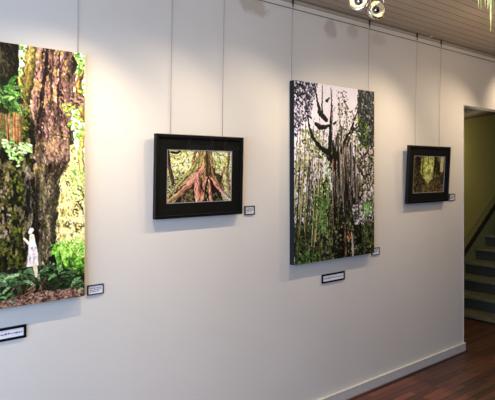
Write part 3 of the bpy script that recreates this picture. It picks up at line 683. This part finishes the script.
def tube(bm, pts, rad, seg=8, cap=True):
    """round bar through the points; rad one value or one per point"""
    P = [Vector(p) for p in pts]; R = rad if hasattr(rad, '__len__') else [rad] * len(P)
    rings = []
    up = None
    for i, p in enumerate(P):
        d = (P[min(i + 1, len(P) - 1)] - P[max(i - 1, 0)]).normalized()
        if up is None or abs(up.dot(d)) > .98:
            up = Vector((0, 0, 1)) if abs(d.z) < .9 else Vector((1, 0, 0))
        a = d.cross(up).normalized(); b = d.cross(a)
        rings.append([bm.verts.new(p + (a * math.cos(2 * PI * k / seg) + b * math.sin(2 * PI * k / seg)) * R[i]) for k in range(seg)])
    for r, s in zip(rings, rings[1:]):
        for k in range(seg):
            bm.faces.new((r[k], r[(k + 1) % seg], s[(k + 1) % seg], s[k]))
    if cap:
        bm.faces.new(rings[0][::-1]); bm.faces.new(rings[-1])


def lathe(bm, prof, seg=24, mat=None):
    """revolve (r, z) pairs about Z; mat transforms the result"""
    rings = []
    T = mat or Matrix()
    for r, z in prof:
        rings.append([bm.verts.new(T @ Vector((max(r, 1e-4) * math.cos(2 * PI * k / seg), max(r, 1e-4) * math.sin(2 * PI * k / seg), z))) for k in range(seg)])
    for a, b in zip(rings, rings[1:]):
        for k in range(seg):
            bm.faces.new((a[k], a[(k + 1) % seg], b[(k + 1) % seg], b[k]))


def obj(name, bm, mat, parent=None, smooth=False, bevel=0.0):
    bmesh.ops.recalc_face_normals(bm, faces=bm.faces)
    me = bpy.data.meshes.new(name); bm.to_mesh(me); bm.free()
    me.materials.append(mat)
    if smooth:
        for p in me.polygons: p.use_smooth = True
    o = bpy.data.objects.new(name, me); COL.objects.link(o)
    if parent: o.parent = parent
    if bevel:
        b = o.modifiers.new('bevel', 'BEVEL'); b.width = bevel; b.segments = 2; b.limit_method = 'ANGLE'
    return o


def boxes(*bs):
    bm = bmesh.new()
    for b in bs: box(bm, *b)
    return bm


def tag(o, label, cat, group=None):
    o['label'] = label; o['category'] = cat
    if group: o['group'] = group
    return o


def thing(name, label, cat, loc=(0, 0, 0), group=None):
    o = bpy.data.objects.new(name, None); COL.objects.link(o); o.location = loc; o.empty_display_size = .1
    return tag(o, label, cat, group)


def struct(name, bm, mat, **k):
    o = obj(name, bm, mat, **k); o['kind'] = 'structure'
    return o


# ------------------------------------------------------------------ room shell
CH = 2.69          # ceiling height
DX = 4.658         # where the wall ends at the stair opening
struct('floor', boxes((-2.1, 7.6, -4.9, 1.1, -.1, 0)), M_FLOOR)
struct('ceiling', boxes((-2.1, 7.6, -4.9, .12, CH, CH + .1)), M_CEIL)
struct('wall_far', boxes((-2.1, DX, 0, .12, 0, CH), (DX, 6.2, 0, .12, 2.18, CH), (6.2, 7.6, 0, .12, 0, CH)), M_WALL)
struct('wall_left', boxes((-2.1, -2.0, -4.9, -4.4, 0, CH), (-2.1, -2.0, -.5, 0, 0, CH), (-2.1, -2.0, -4.4, -.5, 0, .5), (-2.1, -2.0, -4.4, -.5, 2.45, CH)), M_SIDEWALL)
struct('wall_near', boxes((-2.0, 7.6, -4.9, -4.8, 0, CH)), M_NEARWALL)
struct('wall_right', boxes((7.5, 7.6, -4.8, 0, 0, CH)), M_NEARWALL)
struct('baseboard_far', boxes((-2.0, DX + .012, -.016, 0, 0, .062)) , M_TRIM, bevel=.002)
struct('trim_5', boxes((-2.0, DX + .014, -.018, 0, .0622, .070)), M_CAP, bevel=.002)  # brighter cap strip: the top edge highlight is put into its colour
struct('trim_1', boxes((-2.0, 7.5, -.02, 0, 2.664, 2.684)), M_RAIL, bevel=.004)
bm = bmesh.new(); tube(bm, [(-2.0, -.004, 2.628), (3, -.004, 2.63), (7.5, -.004, 2.628)], .003, 8)
struct('trim_2', bm, M_CORD, smooth=True)
struct('edge_highlight', boxes((DX - .004, DX + .004, -.003, .12, .07, 2.18), (DX, 6.2, -.003, .0, 2.174, 2.182)), M_TRIM)  # added pale strip, stands in for the highlight along the opening edge
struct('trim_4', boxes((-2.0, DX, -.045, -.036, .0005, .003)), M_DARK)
win = struct('window_1', boxes((-2.09, -2.0, -4.4, -4.33, .5, 2.45), (-2.09, -2.0, -.57, -.5, .5, 2.45), (-2.09, -2.0, -4.33, -.57, .5, .57), (-2.09, -2.0, -4.33, -.57, 2.38, 2.45),
                               (-2.08, -2.01, -3.1, -3.05, .57, 2.38), (-2.08, -2.01, -1.83, -1.78, .57, 2.38)), M_TRIM)
bm = bmesh.new(); bm.faces.new([bm.verts.new(v) for v in ((-2.047, -4.33, .57), (-2.047, -.57, .57), (-2.047, -.57, 2.38), (-2.047, -4.33, 2.38))])
obj('window_pane', bm, M_PANE, win)

# stairwell behind the opening
struct('wall_stairwell', boxes((3.4, 9.6, 1.0, 1.1, 0, 3.6), (3.4, 3.5, .12, 1.0, 0, 3.6), (9.5, 9.6, .12, 1.0, 0, 3.6), (7.6, 9.6, .02, .12, 0, 3.6), (3.4, 7.6, .02, .12, CH, 3.6)), M_GREEN)
bm = bmesh.new()
cz = lambda x, y: 2.226 + .14 * (x - 6.51) - .25 * (y - 1.0)
lo_ = [bm.verts.new((x, y, cz(x, y))) for x, y in ((3.5, .121), (9.5, .121), (9.5, 1.0), (3.5, 1.0))]
hi_ = [bm.verts.new(v.co + Vector((0, 0, .05))) for v in lo_]
bm.faces.new(lo_); bm.faces.new(hi_)
for k in range(4): bm.faces.new((lo_[k], lo_[(k + 1) % 4], hi_[(k + 1) % 4], hi_[k]))
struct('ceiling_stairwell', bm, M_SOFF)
st = thing('staircase', 'worn green painted wooden stairs rising to the right inside the dark opening', 'staircase', (5.7, .53, 0))
X1, RUN, Z0, RISE = 5.70, .25, .045, .146
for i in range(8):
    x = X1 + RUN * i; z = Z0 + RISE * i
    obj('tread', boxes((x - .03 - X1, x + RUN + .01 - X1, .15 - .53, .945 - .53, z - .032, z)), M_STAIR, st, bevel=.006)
    obj('riser', boxes((x - X1, x + .02 - X1, .15 - .53, .945 - .53, max(0, z - RISE), z - .032)), M_RISER if i else M_DARK, st)  # bottom riser: shade below the nosing is put into its dark colour
def slab(pts, y0, y1):
    b = bmesh.new(); A = [b.verts.new((x - 5.7, y0 - .53, z)) for x, z in pts]; B = [b.verts.new((x - 5.7, y1 - .53, z)) for x, z in pts]
    b.faces.new(A); b.faces.new(B[::-1])
    for k in range(len(pts)): b.faces.new((A[k], A[(k + 1) % len(pts)], B[(k + 1) % len(pts)], B[k]))
    return b
obj('stringer', slab([(5.6, 0), (5.6, -.02 + .06), (6.51, .60), (7.316, 1.15), (8.0, 1.62), (8.0, 0)], .946, .972), M_STRING, st)
obj('stringer_cap', slab([(5.75, .085), (6.51, .60), (7.316, 1.15), (8.0, 1.62), (8.0, 1.66), (7.316, 1.182), (6.51, .632), (5.75, .117)], .944, .985), M_DARK, st)
obj('wall_moulding', slab([(6.3, .60), (6.55, .77), (7.316, 1.285), (8.0, 1.745), (8.0, 1.765), (7.316, 1.305), (6.55, .79), (6.3, .62)], .978, .999), M_STRING, st)


# ------------------------------------------------------------------ pictures
def print_obj(name, arr, w, h, mat, parent, y):
    """flat print: a fine grid facing -Y whose colour attribute holds the painted photograph; origin at its centre"""
    H, W, _ = arr.shape
    xs = np.linspace(-w / 2, w / 2, W); zs = np.linspace(h / 2, -h / 2, H)
    co = np.zeros((H, W, 3), np.float32); co[..., 0] = xs[None, :]; co[..., 1] = y; co[..., 2] = zs[:, None]
    i = np.arange(H * W).reshape(H, W)
    q = np.stack([i[:-1, :-1], i[1:, :-1], i[1:, 1:], i[:-1, 1:]], -1).reshape(-1, 4)
    me = bpy.data.meshes.new(name)
    me.vertices.add(H * W); me.vertices.foreach_set('co', co.ravel())
    me.loops.add(q.size); me.loops.foreach_set('vertex_index', q.ravel().astype(np.int32))
    me.polygons.add(len(q)); me.polygons.foreach_set('loop_start', np.arange(0, q.size, 4, dtype=np.int32))
    me.update(calc_edges=True)
    a = np.clip(arr / 255., 0, 1); a = np.where(a <= .04045, a / 12.92, ((a + .055) / 1.055) ** 2.4)
    ca = np.ones((H * W, 4), np.float32); ca[:, :3] = a.reshape(-1, 3)
    at = me.attributes.new('Col', 'FLOAT_COLOR', 'POINT'); at.data.foreach_set('color', ca.ravel())
    me.materials.append(mat)
    o = bpy.data.objects.new(name, me); COL.objects.link(o); o.parent = parent
    return o


M_PRINT = print_mat('canvas print', .55)
M_PHOTO = print_mat('photo paper print', .4)


def canvas(name, label, arr, x0, ztop, w, h, edge):
    t = thing(name, label, 'canvas print', (x0 + w / 2, 0, ztop - h / 2))
    obj('stretched_canvas', boxes((-w / 2, w / 2, -.041, -.0005, -h / 2, h / 2)), edge, t, bevel=.002)
    print_obj('printed_image', arr, w - .001, h - .001, M_PRINT, t, -.0418)
    return t


def framed(name, label, arr, cx, cz_, w, h, pw, ph, pdx, pdz, tilt, ybot):
    t = thing(name, label, 'framed photograph', (cx, -ybot, cz_ - h / 2)); t.rotation_euler = (tilt, 0, 0)
    fw, d = .016, .026
    z = lambda v: v + h / 2
    bm = boxes((-w / 2, w / 2, -d, 0, z(h / 2 - fw), z(h / 2)), (-w / 2, w / 2, -d, 0, z(-h / 2), z(-h / 2 + fw)), (-w / 2, -w / 2 + fw, -d, 0, z(-h / 2 + fw), z(h / 2 - fw)), (w / 2 - fw, w / 2, -d, 0, z(-h / 2 + fw), z(h / 2 - fw)))
    obj('frame', bm, M_BLACK, t, bevel=.0015)
    for s_ in (-1, 1):
        bm = bmesh.new(); tube(bm, [(s_ * (w / 2 - .03), 0, .012), (s_ * (w / 2 - .03), ybot - .0005, .012)], .006, 10)
        obj('wall_bumper', bm, M_DARK, t, True)
    iw, ih = w / 2 - fw, h / 2 - fw
    obj('backing_board', boxes((-iw, iw, -.006, -.003, z(-ih), z(ih))), M_BACK, t)
    L, R, B, T = pdx - pw / 2, pdx + pw / 2, pdz - ph / 2, pdz + ph / 2
    m = obj('mat_board', boxes((-iw, iw, -.014, -.010, z(T), z(ih)), (-iw, iw, -.014, -.010, z(-ih), z(B)), (-iw, L, -.014, -.010, z(B), z(T)), (R, iw, -.014, -.010, z(B), z(T))), M_MAT, t)
    e = .0028
    obj('mat_bevel', boxes((L, R, -.0138, -.009, z(T - e), z(T)), (L, R, -.0138, -.009, z(B), z(B + e)), (L, L + e, -.0138, -.009, z(B + e), z(T - e)), (R - e, R, -.0138, -.009, z(B + e), z(T - e))), M_BEVEL, m)
    p = print_obj('photograph', arr, pw - e, ph - e, M_PHOTO, t, -.0095); p.location = (pdx, 0, z(pdz))
    bm = bmesh.new(); bm.faces.new([bm.verts.new(v) for v in ((-iw, -.0185, z(-ih)), (iw, -.0185, z(-ih)), (iw, -.0185, z(ih)), (-iw, -.0185, z(ih)))])
    obj('glass_pane', bm, M_GLASS, t)
    return t


canvas('canvas_picture', 'large unframed canvas of a burled mossy trunk with a small woman in white', paint_burled_trunk(), .288, 2.146, .82, 1.138, M_CANVAS_SIDE)
canvas('canvas_picture', 'tall unframed canvas of a bare dead snag against pale sky, slate coloured edges', paint_giant_snag(), 2.496, 2.168, .82, 1.17, M_CANVAS_SIDE)
framed('framed_photograph', 'black framed photograph of reddish twisting tree roots in a wide charcoal mat', paint_red_roots(), 1.781, 1.567, .583, .444, .434, .285, .0, -.001, math.radians(1.6), .014)
framed('framed_photograph', 'black framed photograph of a dim dark forest, tilted forward beside the stair opening', paint_dark_forest(), 4.036, 1.566, .60, .456, .458, .296, .0105, -.001, math.radians(3.0), .014)


# ------------------------------------------------------------------ hanging wires
WIRES = [
    (1.088, 2.146, 'thin hanging wire dropping behind the top of the burled trunk canvas'),
    (1.606, 1.70, 'thin hanging wire above left half of the framed red roots photograph'),
    (1.954, 1.70, 'thin hanging wire above right half of the framed red roots photograph'),
    (2.503, 2.168, 'thin hanging wire at left top corner of the dead snag canvas'),
    (3.286, 2.168, 'thin hanging wire at right top corner of the dead snag canvas'),
    (3.895, 1.70, 'thin hanging wire above left half of the framed dark forest photograph'),
    (4.250, 1.70, 'thin hanging wire nearest the stair opening, above the dark forest photograph'),
]
for x, zb, lab in WIRES:
    t = thing('hanging_wire', lab, 'wire', (x, 0, 0), 'picture hanging wires')
    bm = bmesh.new(); yb = -.0015 if zb > 2 else -.004
    tube(bm, [(0, -.024, 2.655), (0, -.018, 2.60), (0, -.0125, zb + .2), (0, -.012, zb)] if zb > 2 else [(0, -.024, 2.655), (0, -.016, 2.4), (0, -.0055, 2.0), (0, yb, zb)], .0012, 6)
    obj('strand', bm, M_WIRE, t, True)
    bm = boxes((-.006, .006, -.027, -.0202, 2.652, 2.69 - .004), (-.006, .006, -.0202, -.006, 2.684, 2.6865))
    tube(bm, [(0, -.024, 2.656), (0, -.024, 2.636)], .004, 8)
    obj('rail_hook', bm, M_HOOK, t, bevel=.001)


# ------------------------------------------------------------------ wall labels
def label_card(x0, x1, z0, z1, text, lab, lines, bw):
    cx, cz_ = (x0 + x1) / 2, (z0 + z1) / 2; w, h = (x1 - x0) / 2, (z1 - z0) / 2
    t = thing('wall_label', lab, 'label', (cx, 0, cz_))
    obj('frame', boxes((-w, w, -.008, 0, h - bw, h), (-w, w, -.008, 0, -h, -h + bw), (-w, -w + bw, -.008, 0, -h + bw, h - bw), (w - bw, w, -.008, 0, -h + bw, h - bw)), M_BLACK, t, bevel=.0008)
    c = obj('card', boxes((-w + bw, w - bw, -.005, -.001, -h + bw, h - bw)), M_CARD, t)
    rs = random.Random(text); bm = bmesh.new(); iw, ih = w - bw - .006, h - bw
    for k in range(lines):
        z = ih * (.62 - 1.24 * (k + .5) / lines) if lines > 1 else 0
        hh = .0028 if lines > 1 else .0045
        x = -iw
        while x < iw * (1 if k < lines - 1 or lines == 1 else .3):
            l = rs.uniform(.004, .012)
            box(bm, x, min(iw, x + l), -.0054, -.005, z - hh * rs.uniform(.5, 1), z + hh * rs.uniform(.3, 1)); x += l + .0025
    obj('printed_text', bm, M_TEXT, c)
    return t


label_card(1.138, 1.221, .999, 1.047, 'a', 'small black edged caption card at lower right corner of the burled trunk canvas', 3, .005)
label_card(.617, .851, .857, .915, 'b', 'long black edged title card on the wall below the burled trunk canvas', 1, .011)
label_card(2.12, 2.197, 1.333, 1.386, 'c', 'small dark edged caption card beside the framed red roots photograph', 4, .006)
label_card(2.795, 3.029, .837, .897, 'd', 'long black edged title card on the wall below the dead snag canvas', 1, .011)
label_card(3.335, 3.428, .973, 1.026, 'e', 'small thin edged caption card tucked at lower right of the dead snag canvas', 3, .005)
label_card(4.41, 4.503, 1.336, 1.394, 'f', 'small caption card beside the framed dark forest photograph, nearest the stair opening', 4, .006)

# ------------------------------------------------------------------ framed pictures on the opposite wall (seen in the glass)
for x, lab in ((5.15, 'grey matted picture on the opposite wall, mirrored at left in the roots photograph glass'), (5.88, 'grey matted picture on the opposite wall, mirrored at right in the roots photograph glass')):
    t = thing('wall_picture', lab, 'framed picture', (x, -4.8, 1.92), 'pictures on the opposite wall')
    w, h = .29, .29
    obj('frame', boxes((-w, w, 0, .025, h - .02, h), (-w, w, 0, .025, -h, -h + .02), (-w, -w + .02, 0, .025, -h + .02, h - .02), (w - .02, w, 0, .025, -h + .02, h - .02)), M_BLACK, t, bevel=.002)
    obj('mat_board', boxes((-.27, .27, .004, .008, -.27, .27)), M_CARD, t)
    obj('photograph', boxes((-.19, .19, .008, .010, -.19, .2)), M_MAT, t)

# ------------------------------------------------------------------ track and spot lamps
LX, LY = 2.45, -.65
tag(obj('lighting_track', boxes((1.95, 2.68, LY - .018, LY + .018, CH - .03, CH - .001)), M_CHROME, bevel=.003), 'slim metal lighting track fixed to the board ceiling above the spot lamps', 'lighting track')


def spot_lamp(x, zrim, aim, lab):
    t = thing('spot_lamp', lab, 'spot lamp', (x, LY, CH - .03), 'halogen spot lamps on the track')
    ax = Vector(aim).normalized()                         # opening direction
    c = Vector((0, 0, zrim - (CH - .03)))                 # rim centre, local
    T = Matrix.Translation(c) @ (-ax).to_track_quat('Z', 'Y').to_matrix().to_4x4()
    bm = bmesh.new(); lathe(bm, [(.046, -.004), (.052, -.005), (.054, 0), (.053, .012), (.048, .028), (.036, .044), (.02, .052), (.0, .054)], 28, T)
    obj('housing', bm, M_CHROME, t, True)
    bm = bmesh.new(); lathe(bm, [(.046, -.003), (.041, .017), (.031, .032), (.018, .042), (0, .044)], 28, T)
    obj('reflector', bm, M_REFL, t, True)
    bm = bmesh.new(); lathe(bm, [(.0, -.008), (.013, -.005), (.021, .004), (.022, .014), (.016, .026), (0, .032)], 20, T)
    obj('bulb_cap', bm, M_BULBCAP, t, True)
    bm = bmesh.new(); lathe(bm, [(0, .053), (.017, .053), (.017, .08), (.012, .088), (0, .088)], 18, T)
    obj('socket', bm, M_CHROME, t, True)
    bm = bmesh.new()
    R = .060
    tube(bm, [c + Vector((-R, 0, 0)), c + Vector((-R, 0, .07)), c + Vector((-R + .014, 0, .10)), c + Vector((0, 0, .106)), c + Vector((R - .014, 0, .10)), c + Vector((R, 0, .07)), c + Vector((R, 0, 0))], .0035, 8)
    obj('yoke', bm, M_CHROME, t, True)
    for s in (-1, 1):
        bm = bmesh.new(); tube(bm, [c + Vector((s * .051, 0, 0)), c + Vector((s * .062, 0, 0)), c + Vector((s * .064, 0, 0)), c + Vector((s * .069, 0, 0))], [.004, .004, .008, .007], 12)
        obj('pivot_knob', bm, M_CHROME, t, True)
    bm = bmesh.new(); tube(bm, [c + Vector((0, 0, .104)), (0, 0, 0)], .008, 10)
    obj('stem', bm, M_CHROME, t, True)
    return t


spot_lamp(2.369, 2.503, (-.80, -.45, .12), 'chrome bowl spot lamp under the ceiling, left one of the visible pair')
spot_lamp(2.530, 2.486, (-.38, -.80, .05), 'chrome bowl spot lamp under the ceiling, right and lower one of the pair')
spot_lamp(2.100, 2.497, (.1, .25, -.95), 'chrome spot lamp showing only a glowing rim at the top edge of the photo')

# ------------------------------------------------------------------ trailing plant hung from the ceiling
px_, py_ = 1.845, -1.72
pl = thing('hanging_plant', 'pale green trailing plant with thin drooping strands hanging from the ceiling at upper right', 'hanging plant', (px_, py_, 2.32))
bm = bmesh.new(); lathe(bm, [(0, 0), (.06, 0), (.085, .09), (.09, .09), (.09, .11), (.078, .11), (.074, .08), (0, .08)], 24)
obj('pot', bm, M_POT, pl, True)
bm = bmesh.new()
for k in range(3):
    a = 2 * PI * k / 3; tube(bm, [(.085 * math.cos(a), .085 * math.sin(a), .1), (.0, 0, CH - 2.32 - .012)], .0016, 6)
tube(bm, [(0, 0, CH - 2.32 - .03), (0, 0, CH - 2.32)], .005, 8)
obj('hanger_cord', bm, M_CORD, pl, True)
bm = bmesh.new(); rp = random.Random(9)
def strand(a, out, drop, w, sway):
    n = 12; pts = []
    for i in range(n + 1):
        u = i / n
        r = .05 + out * (1 - (1 - u) ** 2.2)
        z = .10 + .05 * math.sin(min(1, u * 3) * PI / 2) - (drop + .05) * u ** 1.5
        pts.append((r * math.cos(a + sway * u), r * math.sin(a + sway * u), z))
    tube(bm, pts, [w * (.5 + .5 * math.sin(PI * min(1, .15 + .8 * i / n))) if i < n else .0006 for i in range(n + 1)], 5)
for k in range(120):
    strand(rp.uniform(0, 2 * PI), rp.uniform(.03, .10), rp.uniform(.19, .302), rp.uniform(.0025, .0048), rp.uniform(-.3, .3))
obj('trailing_leaves', bm, M_LEAF, pl, True)
bm = bmesh.new(); strand(2.74, .062, .376, .0046, .0)
obj('long_runner', bm, M_LEAF, pl, True)

# curl of old tape hanging at the ceiling edge
bm = bmesh.new()
tp = [(0, 0, 0), (.02, -.004, -.012), (.045, -.006, -.016), (.07, -.012, -.010), (.085, -.02, 0)]
A = [bm.verts.new(p) for p in tp]; B = [bm.verts.new((p[0], p[1] - .006, p[2] - .006)) for p in tp]
for k in range(4): bm.faces.new((A[k], A[k + 1], B[k + 1], B[k]))
o = tag(obj('hanging_tape', bm, M_TAPE), 'small curl of pale tape at the ceiling edge above the dark forest photograph', 'tape')
so = o.modifiers.new('solid', 'SOLIDIFY'); so.thickness = .001
o.location = (3.98, -.03, CH - .001)

# ------------------------------------------------------------------ light
def light(name, kind, loc, target, energy, color, **k):
    l = bpy.data.lights.new(name, kind); l.energy = energy; l.color = color
    for a, v in k.items(): setattr(l, a, v)
    o = bpy.data.objects.new(name, l); COL.objects.link(o); o.location = loc
    o.rotation_euler = (Vector(target) - Vector(loc)).to_track_quat('-Z', 'Y').to_euler()
    return o


WARM = (1.0, .82, .60)
COOL = (.44, .65, 1.0)
light('window_daylight', 'AREA', (-2.2, -2.4, 1.6), (1.0, -.4, .8), 225, COOL, shape='RECTANGLE', size=3.6, size_y=1.9)
light('room_fill', 'POINT', (-.2, -3.9, 1.7), (0, 0, 0), 13, (1, .9, .78), shadow_soft_size=.5)  # added fill behind the camera, lifts the ceiling; no fixture here
light('ceiling_fill', 'POINT', (1.6, -1.7, 2.0), (0, 0, 0), 5, WARM, shadow_soft_size=.2)  # added fill for the upper wall and ceiling, not a fixture
light('ceiling_fill', 'POINT', (4.3, -1.3, 2.15), (0, 0, 0), 10, (1, .72, .40), shadow_soft_size=.2)  # second added fill, warmer, for the right end of wall and ceiling
SPOTS = [  # x, target x, target z, energy, cone
    (1.15, .80, .9, 52, 106),
    (2.00, 1.00, .9, 26, 98),
    (2.55, 1.75, .9, 54, 108),
    (2.60, 3.00, 1.1, 14, 110),
    (3.75, 3.00, 1.0, 30, 112),
    (4.95, 4.05, 1.1, 32, 112),
]
for x, tx, tz, e, cone in SPOTS:
    light('spot_beam', 'SPOT', (x, LY + .02, 2.44), (tx, 0, tz), e, WARM, spot_size=math.radians(cone), spot_blend=1, shadow_soft_size=.014)
for x in (.6, 1.4, 2.1, 2.9, 3.75, 4.6, 5.4):
    light('upper_wall_fill', 'POINT', (x, LY - .1, 2.36), (0, 0, 0), 1.15, (1, .78, .5), shadow_soft_size=.06)  # added row of fill points, evens the upper wall between the beams
light('spot_beam', 'SPOT', (5.35, -.5, 2.46), (5.45, 0, 2.1), 15, WARM, spot_size=math.radians(100), spot_blend=1, shadow_soft_size=.03)
light('stairwell_lamp', 'POINT', (6.15, .62, 1.9), (5, 0, 0), 4.6, (1, .92, .64), shadow_soft_size=.08)

w = bpy.data.worlds.new('world'); scn.world = w; w.use_nodes = True
w.node_tree.nodes['Background'].inputs[0].default_value = (.55, .62, .72, 1); w.node_tree.nodes['Background'].inputs[1].default_value = .6

# ------------------------------------------------------------------ camera
cam = bpy.data.cameras.new('camera'); co = bpy.data.objects.new('camera', cam); COL.objects.link(co)
co.location = (0, -2.53, 1.6)
az = math.atan2(.763, .647)        # viewing direction in plan
co.rotation_euler = (PI / 2, 0, az - PI / 2)
cam.sensor_width = 36; cam.lens = 36 * 557 / 495
cam.shift_y = -30 / 495            # level camera, horizon above the middle of the frame
scn.camera = co
scn.view_settings.view_transform = 'Standard'
scn.view_settings.look = 'None'
scn.view_settings.exposure = 0
